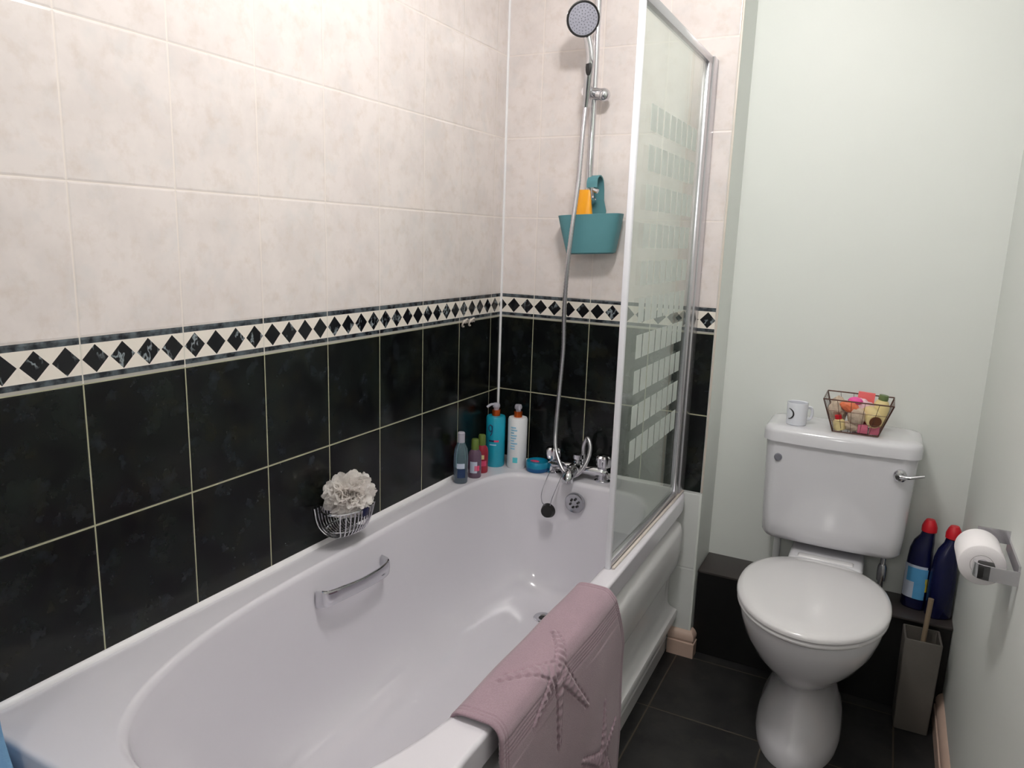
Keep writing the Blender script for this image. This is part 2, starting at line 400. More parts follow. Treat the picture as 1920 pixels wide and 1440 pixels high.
# ceiling lamp with three bulbs (above the frame)
lamp = thing('ceiling_lamp', 'white ceiling lamp with three lit round bulbs, mounted above the bath edge', 'lamp', LAMP)
MB().lathe([(0.001, 0.0), (0.075, 0.0), (0.08, 0.01), (0.08, 0.025), (0.001, 0.026)], (0, 0, ZC-LAMP.z-0.026)).build('ceiling_plate', 'white', lamp)
MB().cyl((0, 0, 0.05), (0, 0, ZC-LAMP.z-0.02), 0.01).build('stem', 'chrome', lamp)
for k in range(3):
    a = 0.5+k*2*PI/3; p = (0.07*cos(a), 0.07*sin(a), 0)
    MB().tube(spline([(0, 0, 0.06), (p[0]*0.6, p[1]*0.6, 0.065), (p[0], p[1], 0.05), (p[0], p[1], 0.032)], 5), 0.006).build('arm', 'chrome', lamp)
    MB().cyl((p[0], p[1], 0.026), (p[0], p[1], 0.05), 0.018).build('bulb_holder', 'white', lamp)
    MB().sphere(p, 0.03, 20).build('bulb', 'bulb', lamp)

# ------------------------------------------------------------------ bath
RZ = 0.553
bath = thing('bath', 'white acrylic bath with moulded side panel fitted along the tiled wall', 'bath', (0, 0, 0))
NR = 128
def oxr(y): return 0.685 + 0.018*max(0, min(1, -y/1.5))
def outer(off, z):
    ring = []; y0, y1 = -1.685, 0.0; cx, cy = 0.345, -0.8425
    for k in range(NR):
        t = 2*PI*k/NR; c, s = cos(t), sin(t)
        e = 2/30.0
        x = spow(c, e); y = spow(s, e)
        yy = cy+(0.8425-(off if s < 0 else 0))*y
        X = cx+x*(oxr(yy)-off-cx) if x > 0 else cx+x*(cx-0.002)
        ring.append((X, yy, z))
    return ring
def basin(z, il, ir, it, ih, g=0.0):
    # superellipse with different ends: il/ir side insets, it tap end, ih head end
    x0, x1, y1, y0 = 0.068+il, 0.650-ir, -0.118-it, -1.625+ih
    ym = -0.95; xm = (x0+x1)/2; ring = []
    for k in range(NR):
        t = 2*PI*k/NR; c, s = cos(t), sin(t)
        if s >= 0: ex = 2/(6.0-g*3); ey = 2/(6.0-g*3)
        else: ex = 2/2.7; ey = 2/2.7
        ring.append((xm+(x1-xm)*spow(c, ex), ym+((y1-ym) if s >= 0 else (ym-y0))*spow(s, ey), z))
    return ring
rings = [outer(0.012, 0.50), outer(0.0, 0.503), outer(0.0, RZ-0.008), outer(0.003, RZ-0.002), outer(0.009, RZ)]
rings += [basin(RZ, -0.004, -0.006, -0.012, -0.012), basin(RZ-0.001, 0.0, 0.0, -0.004, -0.006), basin(RZ-0.005, 0.004, 0.004, 0.002, 0.0), basin(RZ-0.013, 0.008, 0.007, 0.006, 0.006)]
NS = 22
for i in range(1, NS+1):
    s = i/NS
    # depth profile: steep then rounding to a flat floor
    a = s*PI/2
    dz = 0.38*(1-(1-min(1, s*1.0))**2.0) if False else 0.37*sin(a)**0.9
    q = 1-cos(a)
    side = 0.008+0.03*sin(a)+0.17*q**2.2
    tap = 0.006+0.035*sin(a)+0.095*q**3
    head = 0.006+0.30*sin(a)**1.3*0.8+0.30*q**2.2
    rings.append(basin(RZ-0.013-dz+0.0, side, side, tap, head, g=s*0.8))
BZ = RZ-0.013-0.37
tubo = MB().loft(rings, False, True).build('tub', 'acrylic', bath, smooth=60)
wn = tubo.modifiers.new('wn', 'WEIGHTED_NORMAL'); wn.keep_sharp = True; wn.weight = 80
# side panel: profile (x offset from bath edge, z), swept along y with rounded far end
P = [(-0.03, 0.503), (-0.046, 0.497), (-0.046, 0.480), (-0.034, 0.470), (-0.008, 0.466), (0.0, 0.458), (0.005, 0.44), (0.005, 0.38), (-0.003, 0.33), (-0.016, 0.298), (-0.034, 0.286), (-0.038, 0.20), (-0.036, 0.168), (-0.028, 0.158), (-0.005, 0.150), (-0.002, 0.142), (-0.005, 0.120), (-0.02, 0.108), (-0.035, 0.10), (-0.037, 0.05), (-0.03, 0.045), (-0.03, 0.0)]
pn = MB(); prs = []
for y, k in ((-0.004, 0.0), (-0.02, 0.0), (-0.032, 0.15), (-0.04, 0.6), (-0.05, 0.9), (-0.065, 1.0)) + tuple((-0.1-0.0792*i, 1.0) for i in range(21)):
    prs.append([(oxr(y)-0.036+(x+0.036)*k if 0.28 < z < 0.475 else oxr(y)+x, y, z) for x, z in P] + [(oxr(y)-0.06, y, 0.0), (oxr(y)-0.06, y, 0.5)])
pn.loft(prs).build('side_panel', 'panel', bath, smooth=40)
MB().box((0.01, -1.672, 0), (0.64, -1.655, 0.50), 0.003).build('end_panel', 'panel', bath)
# grab handle on the left inner side
hx, hz = 0.106, 0.478
gh = MB()
path = spline([(hx-0.022, -0.995, hz+0.002), (hx+0.004, -0.985, hz+0.004), (hx+0.014, -0.94, hz+0.004), (hx+0.018, -0.86, hz), (hx+0.014, -0.77, hz-0.004), (hx+0.004, -0.728, hz-0.004), (hx-0.022, -0.718, hz-0.004)], 6)
rr = []
for i, p in enumerate(path):
    t = (path[min(i+1, len(path)-1)]-path[max(i-1, 0)]).normalized(); a = Vector((0, 0, 1)); b = t.cross(a).normalized()
    k = 1+0.35*abs(i/(len(path)-1)-0.5)*2
    rr.append([p+a*0.013*k*spow(sin(q*2*PI/16), 0.7)+b*0.006*spow(cos(q*2*PI/16), 0.7) for q in range(16)])
gh.v = []
gh.f = []
rr = [[Vector((p.x, -0.855+(p.y+0.855)*0.88-0.037, hz+(p.z-hz)*1.25)) for p in q] for q in rr]
gh.loft(rr).build('grab_handle', 'chrome', bath)['label'] = 'chrome grab handle'
# overflow rosette on the tap-end slope
ov = MB(); oc = (0.362, -0.148, 0.492)
ov.lathe([(0.001, 0.004), (0.020, 0.003), (0.030, 0.0), (0.033, 0.006), (0.033, 0.014), (0.001, 0.014)], oc, 32, 'y'); ovo = ov.build('overflow_rosette', 'chain', bath)
ovo['label'] = 'chrome overflow rosette with six holes'
hl = MB()
for k in range(6):
    a = k*PI/3+0.3; hl.cyl((oc[0]+0.013*cos(a), oc[1]-0.001, oc[2]+0.013*sin(a)), (oc[0]+0.013*cos(a), oc[1]+0.004, oc[2]+0.013*sin(a)), 0.0036, n=10)
hl.build('hole_insert', 'black', ovo)
dn = MB().lathe([(0.001, 0.001), (0.012, 0.0), (0.016, 0.003), (0.028, 0.004), (0.030, 0.0015), (0.030, 0.0), (0.001, -0.002)], (0.345, -0.31, BZ)).build('drain', 'chrome', bath)
MB().cyl((0.345, -0.31, BZ+0.001), (0.345, -0.31, BZ+0.002), 0.013).build('drain_hole', 'black', dn)

# ------------------------------------------------------------------ bath screen
scr = thing('bath_screen', 'glass bath screen with frosted squares and white front post standing on bath rim', 'bath screen', (0.66, 0, RZ))
SH, SL = 1.262, 0.66
MB().box((-0.003, -SL+0.01, 0.012), (0.003, -0.05, SH-0.01)).build('glass_pane', 'glass', scr, smooth=0)
MB().box((-0.0065, -SL-0.006, 0.0), (0.0065, -SL+0.008, SH+0.004), 0.002).build('front_post', 'whiteframe', scr)
wp = MB().box((-0.012, -0.055, 0.0), (0.012, -0.002, SH+0.004), 0.003); wp.box((-0.009, -0.098, 0.002), (0.009, -0.05, SH-0.004), 0.003); wp.cyl((0.0, -0.055, 0.002), (0, -0.055, SH), 0.0125, n=16)
wp.build('wall_profile', 'silver', scr)
MB().box((-0.010, -SL, SH-0.022), (0.010, -0.05, SH), 0.003).build('top_rail', 'silver', scr)
MB().box((-0.008, -SL, 0.004), (0.008, -0.05, 0.022), 0.003).build('bottom_rail', 'silver', scr)
MB().box((0.009, -SL, 0.0005), (0.016, -0.02, 0.006), 0.001).build('seal_strip', 'ivory', scr)
for r in range(10):
    zt = 1.610-r*0.0854-RZ
    for c in range(8):
        y = -0.566+c*0.0526
        MB().box((0.003, y, zt-0.056), (0.0038, y+0.0415, zt)).build('frosted_square', 'frost', scr, smooth=0)

# ------------------------------------------------------------------ mixer tap
TX, TY = 0.335, -0.062
tap = thing('bath_mixer_tap', 'chrome bath mixer tap with two knob handles on the rear bath rim', 'tap', (TX, TY, RZ))
bd = MB(); bd.tube([(-0.10, 0, 0.028), (-0.085, 0, 0.03), (-0.04, -0.004, 0.03), (0, -0.006, 0.03), (0.04, -0.004, 0.03), (0.085, 0, 0.03), (0.10, 0, 0.028)], [0.012, 0.018, 0.014, 0.02, 0.014, 0.018, 0.012], 20)
bd.build('tap_body', 'chrome', tap)
for sx in (-1, 1):
    MB().lathe([(0.026, 0), (0.027, 0.004), (0.018, 0.008), (0.015, 0.03), (0.001, 0.03)], (sx*0.088, 0, 0)).build('tap_foot', 'chrome', tap)
    kn = MB(); kn.cyl((sx*0.088, 0, 0.03), (sx*0.088, 0, 0.05), 0.012)
    rg = []
    for (rad, h) in ((0.012, 0.045), (0.021, 0.05), (0.024, 0.062), (0.024, 0.08), (0.018, 0.086), (0.002, 0.087)):
        rg.append([(sx*0.088+rad*(1+0.12*cos(6*2*PI*q/48))*cos(2*PI*q/48), rad*(1+0.12*cos(6*2*PI*q/48))*sin(2*PI*q/48), h) for q in range(48)])
    kn.loft(rg).build('tap_handle', 'chrome', tap)
sp = MB(); sp.tube(spline([(0, -0.01, 0.03), (0, -0.04, 0.034), (0, -0.075, 0.022), (0, -0.082, 0.002)], 6), [0.02]*8+[0.017]*11, 18); sp.build('spout', 'chrome', tap)
dv = MB(); dv.lathe([(0.014, 0.04), (0.014, 0.055), (0.011, 0.057), (0.017, 0.062), (0.017, 0.076), (0.001, 0.078)], (0.0, 0.0, 0)); dv.build('diverter', 'chrome', tap)
MB().cyl((0.012, 0.012, 0.03), (0.012, 0.018, 0.075), 0.011).build('hose_outlet', 'chrome', tap)

# plug and chain
plug = thing('bath_plug', 'black rubber plug hanging on a thin ball chain from the tap', 'plug', (0.286, -0.18, 0.462))
MB().lathe([(0.001, -0.008), (0.019, -0.008), (0.023, 0.004), (0.024, 0.008), (0.001, 0.009)], (0, 0, 0), 28, 'y').build('stopper', 'black', plug)
ch = MB()
cp = spline([(-0.03, 0.1, 0.108), (-0.028, 0.06, 0.10), (-0.022, 0.0, 0.06), (-0.018, -0.004, 0.028), (-0.006, 0.0, 0.018)], 24) + spline([(0.008, 0.0, 0.018), (0.016, 0.0, 0.05), (0.022, 0.035, 0.095), (0.022, 0.07, 0.118)], 24)
for p in cp: ch.sphere(p, 0.0015, 6)
ch.build('chain', 'chain', plug)
plug.rotation_euler = (0, 0, 0)

# ------------------------------------------------------------------ shower set
sh = thing('shower_set', 'chrome shower riser rail with grey-faced hand shower and long hose on rear wall', 'shower', (0.318, 0, 1.0))
rl = MB(); rl.cyl((0, -0.045, 0.39), (0, -0.045, 1.22), 0.0105, n=20); rl.build('riser_rail', 'chrome', sh)
for z in (0.43, 1.20):
    b = MB(); b.cyl((0, 0, z), (0, -0.045, z), 0.012, n=18); b.lathe([(0.018, 0), (0.018, -0.006), (0.012, -0.01)], (0, 0, z), 20, 'y'); b.build('rail_bracket', 'chrome', sh)
sl = MB(); sl.cyl((-0.015, -0.05, 0.742), (0.036, -0.05, 0.735), 0.018, n=24); sl.sphere((0.034, -0.05, 0.735), 0.0195, 20); sl.cyl((-0.01, -0.05, 0.740), (-0.008, -0.082, 0.742), 0.013, 0.017); sl.build('slider_bracket', 'chrome', sh)
# handset
hs = MB(); hp = spline([(-0.012, -0.075, 0.70), (-0.006, -0.084, 0.74), (0.002, -0.098, 0.79), (0.007, -0.104, 0.835), (0.000, -0.114, 0.882), (-0.010, -0.126, 0.912)], 6)
hs.tube(hp, [0.010+0.0035*sin(i/len(hp)*PI) for i in range(len(hp))], 18); hso = hs.build('hand_shower', 'chrome', sh)
hc = Vector((-0.003, -0.150, 0.922)); hn = Vector((0.55, -0.75, -0.36)).normalized()
ha = hn.cross(Vector((0, 0, 1))).normalized(); hb = ha.cross(hn)
def disc(prof, n=36): return [[hc+ha*(r*cos(2*PI*q/n))+hb*(r*sin(2*PI*q/n))+hn*h for q in range(n)] for r, h in prof]
MB().loft(disc([(0.012, -0.03), (0.034, -0.022), (0.046, -0.008), (0.048, 0.002), (0.045, 0.006)])).build('head_shell', 'chrome', hso)
MB().loft(disc([(0.0465, 0.001), (0.0475, 0.006), (0.045, 0.0075), (0.041, 0.0068)])).build('head_ring', 'black', hso)
MB().loft(disc([(0.042, 0.005), (0.0415, 0.0078), (0.001, 0.009)])).build('head_face', 'grey_face', hso)
nz = MB()
for rad, cnt in ((0.006, 6), (0.014, 10), (0.022, 15), (0.030, 20), (0.037, 26)):
    for q in range(cnt):
        a = 2*PI*q/cnt+rad*40; p = hc+ha*(rad*cos(a))+hb*(rad*sin(a))+hn*0.008; nz.cyl(p, p+hn*0.002, 0.0013, n=6)
nz.build('nozzles', 'greydot', hso)
MB().sphere((0.006, -0.111, 0.80), 0.012, 16, (0.8, 0.35, 1.9)).build('grip_pad', 'black', hso)
# hose
H = [(-0.012, -0.075, 0.70), (-0.013, -0.085, 0.62), (-0.014, -0.095, 0.50), (-0.018, -0.112, 0.38), (-0.030, -0.112, 0.24), (-0.044, -0.09, 0.10), (-0.052, -0.065, -0.03), (-0.063, -0.055, -0.17), (-0.069, -0.055, -0.29), (-0.062, -0.07, -0.35), (-0.046, -0.085, -0.385), (-0.012, -0.105, -0.424), (0.026, -0.105, -0.430), (0.054, -0.09, -0.392), (0.060, -0.07, -0.345), (0.044, -0.055, -0.316), (0.029, -0.047, -0.342), (0.028, -0.045, -0.385)]
hpth = spline(H, 26); rads = [0.0066 + (0.0009 if i % 2 else 0) for i in range(len(hpth))]
MB().tube(hpth, rads, 12).build('hose', 'silver', sh, smooth=80)

# caddy
cad = thing('shower_caddy', 'teal silicone caddy hanging on the shower rail by a hooked strap', 'caddy', (0.337, -0.052, 1.27), (0, -0.05, 0))
def cring(w, y0, y1, z, n=40, e=0.5):
    return [((w)*spow(cos(2*PI*k/n), e), (y0+y1)/2+(y1-y0)/2*spow(sin(2*PI*k/n), e), z) for k in range(n)]
def dip(r, amt): return [(x, y, z-amt*(1-(x/0.1)**2) if y < -0.01 else z) for x, y, z in r]
outr = [cring(0.066, -0.026, 0.030, 0.0), cring(0.076, -0.031, 0.036, 0.004), cring(0.089, -0.036, 0.038, 0.06), cring(0.101, -0.041, 0.040, 0.118), cring(0.098, -0.038, 0.037, 0.119), cring(0.085, -0.033, 0.034, 0.06), cring(0.070, -0.026, 0.028, 0.008)]
MB().loft(outr).build('tub', 'teal', cad)
st = MB(); st.loft([[(-0.030, 0.042, 0.11), (0.030, 0.042, 0.11), (0.030, 0.046, 0.11), (-0.030, 0.046, 0.11)], [(-0.018, 0.042, 0.13), (0.033, 0.042, 0.13), (0.033, 0.046, 0.13), (-0.018, 0.046, 0.13)], [(-0.012, 0.040, 0.165), (0.026, 0.040, 0.165), (0.026, 0.045, 0.165), (-0.012, 0.045, 0.165)]])
st.build('back_tab', 'teal', cad)
hk = MB(); hpts = spline([(0.0, 0.043, 0.16), (0.0, 0.043, 0.195), (0.0, 0.035, 0.222), (0.0, 0.01, 0.232), (0.0, -0.012, 0.22), (0.0, -0.016, 0.198)], 6)
hk.loft([[p+Vector((dx, 0, 0))+o for dx, o in ((-0.008, Vector((0, 0, 0))), (0.026, Vector((0, 0, 0))), (0.026, Vector((0, 0.003, 0.004))), (-0.008, Vector((0, 0.003, 0.004))))] for p in hpts]); hk.build('hook_strap', 'teal', cad)
MB().cyl((0.012, -0.01, 0.193), (0.026, -0.01, 0.186), 0.007).build('hook_pin', 'chrome', cad)
ob = thing('squeeze_tube', 'orange squeeze tube standing upside down in the teal caddy', 'bottle', (0.309, -0.060, 1.27))
MB().loft([[(w*spow(cos(2*PI*k/32), 0.8), d*spow(sin(2*PI*k/32), 0.8), z) for k in range(32)] for w, d, z in ((0.015, 0.014, 0), (0.026, 0.020, 0.02), (0.030, 0.020, 0.09), (0.029, 0.015, 0.12), (0.023, 0.007, 0.17), (0.020, 0.003, 0.192), (0.017, 0.0015, 0.196))]).build('tube_body', 'orange', ob)
MB().lathe([(0.001, -0.006), (0.016, -0.006), (0.016, 0.006), (0.001, 0.006)], (0, 0, 0.0)).build('cap', 'white', ob)
ob.location.z = 1.282; ob.scale = (1, 1, 0.92)

# ------------------------------------------------------------------ bottles on the rim
def lathe_bottle(name, label, loc, prof, mat, group=None, cat='bottle', n=36, sx=1, sy=1):
    t = thing(name, label, cat, loc, group=group); MB().lathe(prof, (0, 0, 0), n, sx=sx, sy=sy).build('bottle_body', mat, t); return t
VD = (Vector((1.18, -2.2, 0))-Vector((0.06, -0.1, 0))).normalized(); VA = math.atan2(VD.y, VD.x)
def on_cyl(r, a, z): return (r*cos(VA+a), r*sin(VA+a), z)
def patch(r, a0, a1, z0, z1, n=10):
    m = MB(); m.loft([[on_cyl(r, a0+(a1-a0)*k/n, z) for k in range(n+1)] + [on_cyl(r-0.001, a0+(a1-a0)*k/n, z) for k in range(n, -1, -1)] for z in (z0, z1)]); return m
b = lathe_bottle('toiletry_bottle', 'slim clear blue bottle with white cap, leftmost on the bath rim', (0.043, -0.315, RZ), [(0.001, 0), (0.020, 0), (0.0225, 0.004), (0.0225, 0.085), (0.020, 0.11), (0.012, 0.128), (0.010, 0.132), (0.001, 0.132)], 'gbottle')
MB().lathe([(0.001, 0.002), (0.0195, 0.002), (0.0205, 0.005), (0.0205, 0.045), (0.001, 0.045)]).build('liquid', 'pbottle', b)
MB().lathe([(0.001, 0.130), (0.0115, 0.130), (0.0115, 0.160), (0.009, 0.163), (0.001, 0.163)]).build('cap', 'clearcap', b)
patch(0.0232, -0.5, 0.6, 0.05, 0.066).build('label', 'lpale', b); patch(0.0232, -0.4, 0.7, 0.020, 0.048).build('label', 'navyink', b)
for (nm, lb, loc, mt, lm) in (('toiletry_bottle', 'small purple bottle with green cap between the blue and the red bottle', (0.053, -0.245, RZ), 'pbottle', 'lpale'), ('toiletry_bottle', 'small red bottle with green cap beside the turquoise pump bottle', (0.046, -0.188, RZ), 'rbottle', 'cream')):
    b = lathe_bottle(nm, lb, loc, [(0.001, 0), (0.020, 0), (0.0215, 0.004), (0.0215, 0.07), (0.019, 0.083), (0.010, 0.094), (0.001, 0.094)], mt)
    MB().lathe([(0.001, 0.092), (0.012, 0.092), (0.013, 0.096), (0.012, 0.122), (0.010, 0.126), (0.001, 0.126)]).build('cap', 'greencap', b)
    patch(0.0221, -0.7, 0.4, 0.018 if lm == 'lpale' else 0.048, 0.055 if lm == 'lpale' else 0.062).build('label', lm, b)
    patch(0.0221, 0.0, 0.8, 0.025, 0.042).build('print_mark', 'pinkink', b)
def pump(label, loc, mat, spout_ang):
    b = lathe_bottle('pump_bottle', label, loc, [(0.001, 0), (0.030, 0), (0.0325, 0.004), (0.0325, 0.166), (0.030, 0.172), (0.001, 0.174)], mat, group='pump bottles in the bath corner')
    MB().lathe([(0.014, 0.172), (0.014, 0.192), (0.001, 0.193)]).build('collar', 'copper', b)
    h = MB(); h.cyl((0, 0, 0.19), (0, 0, 0.203), 0.0085); h.lathe([(0.001, 0.200), (0.012, 0.201), (0.013, 0.208), (0.010, 0.215), (0.001, 0.216)])
    c, s = cos(spout_ang), sin(spout_ang); h.tube(spline([(0, 0, 0.209), (0.018*c, 0.018*s, 0.210), (0.031*c, 0.031*s, 0.201)], 5), 0.0045, 12); h.build('pump_head', 'clearcap', b); return b
b = pump('turquoise pump bottle with dark curled mark and copper collar, in bath corner', (0.047, -0.098, RZ), 'tealb', VA-1.4)
g = MB(); gp = []
for k in range(30):
    a = 2*PI*k/29; gp.append(on_cyl(0.0332, -0.55+0.20*cos(a), 0.135+0.011*sin(a)))
g.tube(gp, 0.0015, 6); g.tube([on_cyl(0.0332, -0.36, z/1000) for z in (144, 135, 125)] + [on_cyl(0.0332, -0.42, 0.114), on_cyl(0.0332, -0.55, 0.110)], 0.0018, 6); g.build('curled_mark', 'navyink', b)
patch(0.0331, -0.7, -0.15, 0.088, 0.094).build('print_band', 'navyink', b); patch(0.0331, -0.15, 0.35, 0.088, 0.094).build('print_band', 'pinkink', b)
patch(0.0331, -0.6, 0.1, 0.076, 0.080).build('print_band', 'paleink', b)
b = pump('white pump bottle with pale blue printed lettering and copper collar, in bath corner', (0.118, -0.075, RZ), 'whiteb', VA+0.1)
for i in range(9): patch(0.0331, -0.75, -0.75+0.55+0.18*sin(i*2.3), 0.140-i*0.009, 0.1445-i*0.009).build('printed_line', 'paleink', b)
patch(0.0331, -0.45, 0.05, 0.022, 0.040).build('printed_square', 'tealink', b)
t = thing('hair_pot', 'round deep blue pot with teal lid beside the tap', 'tub', (0.196, -0.075, RZ))
MB().lathe([(0.001, 0), (0.034, 0), (0.037, 0.004), (0.037, 0.018), (0.001, 0.018)]).build('pot_body', 'bluetub', t)
lid = MB().lathe([(0.038, 0.014), (0.0385, 0.030), (0.036, 0.034), (0.032, 0.033), (0.001, 0.032)]).build('lid', 'bluelid', t)
MB().lathe([(0.001, 0.033), (0.012, 0.033), (0.012, 0.034), (0.001, 0.034)], (-0.006, -0.008, 0), sx=1.3, sy=0.8).build('lid_print', 'pinkink', lid)

# hooks on left wall
for i, y in enumerate((-0.252, -0.212)):
    m = MB(); m.tube([(0.004+0.014*(0.5+0.5*sin(a)) , y+0.013*cos(a), 1.047+0.012*sin(a)) for a in [2*PI*k/24 for k in range(20)]], 0.0028, 8)
    m.cyl((0.0, y+0.012, 1.05), (0.006, y+0.012, 1.05), 0.006)
    m.build('wall_hook', 'ivory')
hk_ = [o for o in bpy.data.objects if o.name.startswith('wall_hook')]
tag(hk_[0], 'small curled ivory hook on the border, left one of the pair', 'hook', 'small hooks on the border')
tag(hk_[1], 'small curled ivory hook on the border, right one nearer the corner', 'hook', 'small hooks on the border')

# ------------------------------------------------------------------ wire dish and puff
wd = thing('wire_soap_dish', 'chrome wire soap dish fixed to dark tiles above the grab handle', 'soap dish', (0, -0.865, 0.655))
def oval(z, a, b, cx, n=40): return [(max(0.004, cx+b*sin(2*PI*k/n)), a*cos(2*PI*k/n), z) for k in range(n)]
m = MB(); m.tube(oval(0.0, 0.078, 0.050, 0.054), 0.0028, 8, closed=True); m.tube(oval(-0.052, 0.058, 0.040, 0.050), 0.0018, 8, closed=True); m.build('rim_wire', 'chrome', wd)
m = MB()
for k in range(-6, 7):
    y = k*0.0108; s = math.sqrt(max(0.03, 1-(y/0.078)**2)); x1 = 0.055+0.052*s
    m.tube(spline([(0.004, y, 0.0), (0.006, y*0.85, -0.045), (0.026, y*0.72, -0.069), (0.052+0.026*s, y*0.74, -0.066), (x1-0.008, y*0.88, -0.04), (x1, y, 0.0)], 6), 0.0017, 8)
m.build('ribs', 'chrome', wd)
MB().box((0.0, -0.012, -0.012), (0.006, 0.012, 0.012), 0.002).build('wall_fixing', 'chrome', wd)
MB().box((0.107, -0.011, -0.016), (0.111, 0.008, 0.004), 0.001).build('front_tab', 'navy', wd)
# puff
rnd = random.Random(11); pm = MB()
for k in range(44):
    nrm = Vector((rnd.gauss(0, 1), rnd.gauss(0, 1), rnd.gauss(0, 1))).normalized()
    a = nrm.orthogonal().normalized(); b2 = nrm.cross(a); R0 = rnd.uniform(0.040, 0.058); nw = rnd.choice((9, 11, 13)); ph = rnd.uniform(0, 6)
    rg = []
    for rr_ in (0.15, 0.4, 0.6, 0.75, 0.88, 1.0):
        ring = []
        for q in range(84):
            t = 2*PI*q/84; am = 0.008*rr_**2.5; rad = R0*rr_*(1+0.10*rr_*sin(nw*t*0.5*2+ph*2))
            p = a*(rad*cos(t))+b2*(rad*sin(t))+nrm*(am*sin(nw*t+ph)+0.004*sin(2*t))
            ring.append((max(-0.055, p.x*0.95), p.y*1.22, max(p.z*0.98, -0.052)))
        rg.append(ring)
    pm.loft(rg, False, False)
pf = pm.build('shower_puff', 'puff', None, smooth=180)
pf.location = (0.060, -0.868, 0.684); tag(pf, 'white ruffled shower puff sitting in the chrome wire dish', 'shower puff')

# ------------------------------------------------------------------ bath mat over the rim
def seg_d(p, a, b):
    ax, ay = a; bx, by = b; px, py = p; dx, dy = bx-ax, by-ay; L2 = dx*dx+dy*dy
    t = max(0, min(1, ((px-ax)*dx+(py-ay)*dy)/L2)); return math.hypot(px-ax-t*dx, py-ay-t*dy), t
def mat_path():
    # (x,z) polyline from inside the bath, over the rim, down outside
    pts = [(0.612, 0.43), (0.616, 0.50), (0.624, 0.545), (0.634, 0.562), (0.652, 0.567), (0.69, 0.567), (0.706, 0.564), (0.718, 0.552), (0.724, 0.53), (0.728, 0.45), (0.730, 0.30), (0.733, 0.06)]
    return pts
MP = [Vector((x, 0, z)) for x, z in mat_path()]; MS = spline(MP, 12)
cum = [0]
for i in range(1, len(MS)): cum.append(cum[-1]+(MS[i]-MS[i-1]).length)
def mat_at(s):
    for i in range(1, len(cum)):
        if cum[i] >= s or i == len(cum)-1:
            t = (s-cum[i-1])/(cum[i]-cum[i-1]); p = MS[i-1].lerp(MS[i], t); d = (MS[i]-MS[i-1]).normalized(); return p, Vector((d.z, 0, -d.x))*-1
STAR = [((-1.085, 0.545), [(-1.005, 0.612), (-1.205, 0.635), (-1.195, 0.50), (-1.075, 0.375), (-0.945, 0.39)]),
        ((-0.845, 0.20), [(-0.835, 0.335), (-0.75, 0.24), (-0.96, 0.27), (-0.93, 0.10), (-0.76, 0.09)])]
def mat_h(y, z, s, st, y0, y1):
    h = 0; dm = 9; inside = 9
    for (c, arms) in STAR:
        for n_, a in enumerate(arms):
            d, t = seg_d((y, z-0.0), c, a); t2 = t+0.15*sin(t*3)
            wdt = 0.021*(1-0.72*t2)
            e = d-wdt
            if e < inside: inside = e; tt = t
    if abs(inside) < 0.012: h += -0.0042*math.exp(-(inside/0.0026)**2)*(0.55+0.45*sin(tt*55))
    if inside < -0.002: h += 0.0022+0.002*sin(tt*48)*min(1, -inside/0.01)
    return max(-0.0045, min(0.0045, h))
NY, NSS = 290, 310; L = cum[-1]; vs = []; fs = []
S_RIM = 0.235
for i in range(NSS+1):
    s = L*i/NSS; p, nn = mat_at(s)
    for j in range(NY+1):
        f = j/NY
        drop = max(0, 0.555-p.z) if s > 0.18 else 0
        ya = -0.775+0.075*min(1, drop/0.15); yb = -1.308-0.015*min(1, drop/0.3)
        if s < 0.18: ya -= 0.0
        y = ya+(yb-ya)*f
        h = mat_h(y, (p.z if s > S_RIM else 0.555+(S_RIM-s)), s, 0, ya, yb) if s > 0.16 else 0
        for k in range(5):   # ribs parallel to the rim and to the short ends
            h += -0.0016*math.exp(-((s-(0.247+k*0.0075))/0.0016)**2)
        for k in range(2):
            e = min(abs(y-ya), abs(y-yb)); h += -0.0016*math.exp(-((e-(0.012+k*0.008))/0.0016)**2)
        h += 0.004*noise.noise(Vector((y*6, s*6, 1)))
        if s > 0.3: h += 0.006*(sin(y*14+1)*min(1, drop*2.5))
        edge = min(abs(y-ya), abs(y-yb), s, L-s); rnd = -0.003*max(0, 1-edge/0.005)**2
        q = p+nn*(h+rnd); vs.append((q.x, y, q.z))
for i in range(NSS):
    for j in range(NY):
        a = i*(NY+1)+j; fs.append((a, a+1, a+NY+2, a+NY+1))
bmt = MB().add(vs, fs).build('bath_mat', 'mat', None, smooth=180)
sm = bmt.modifiers.new('solid', 'SOLIDIFY'); sm.thickness = 0.009; sm.offset = -1
tag(bmt, 'mauve cotton bath mat with embossed starfish draped over the bath edge', 'bath mat')

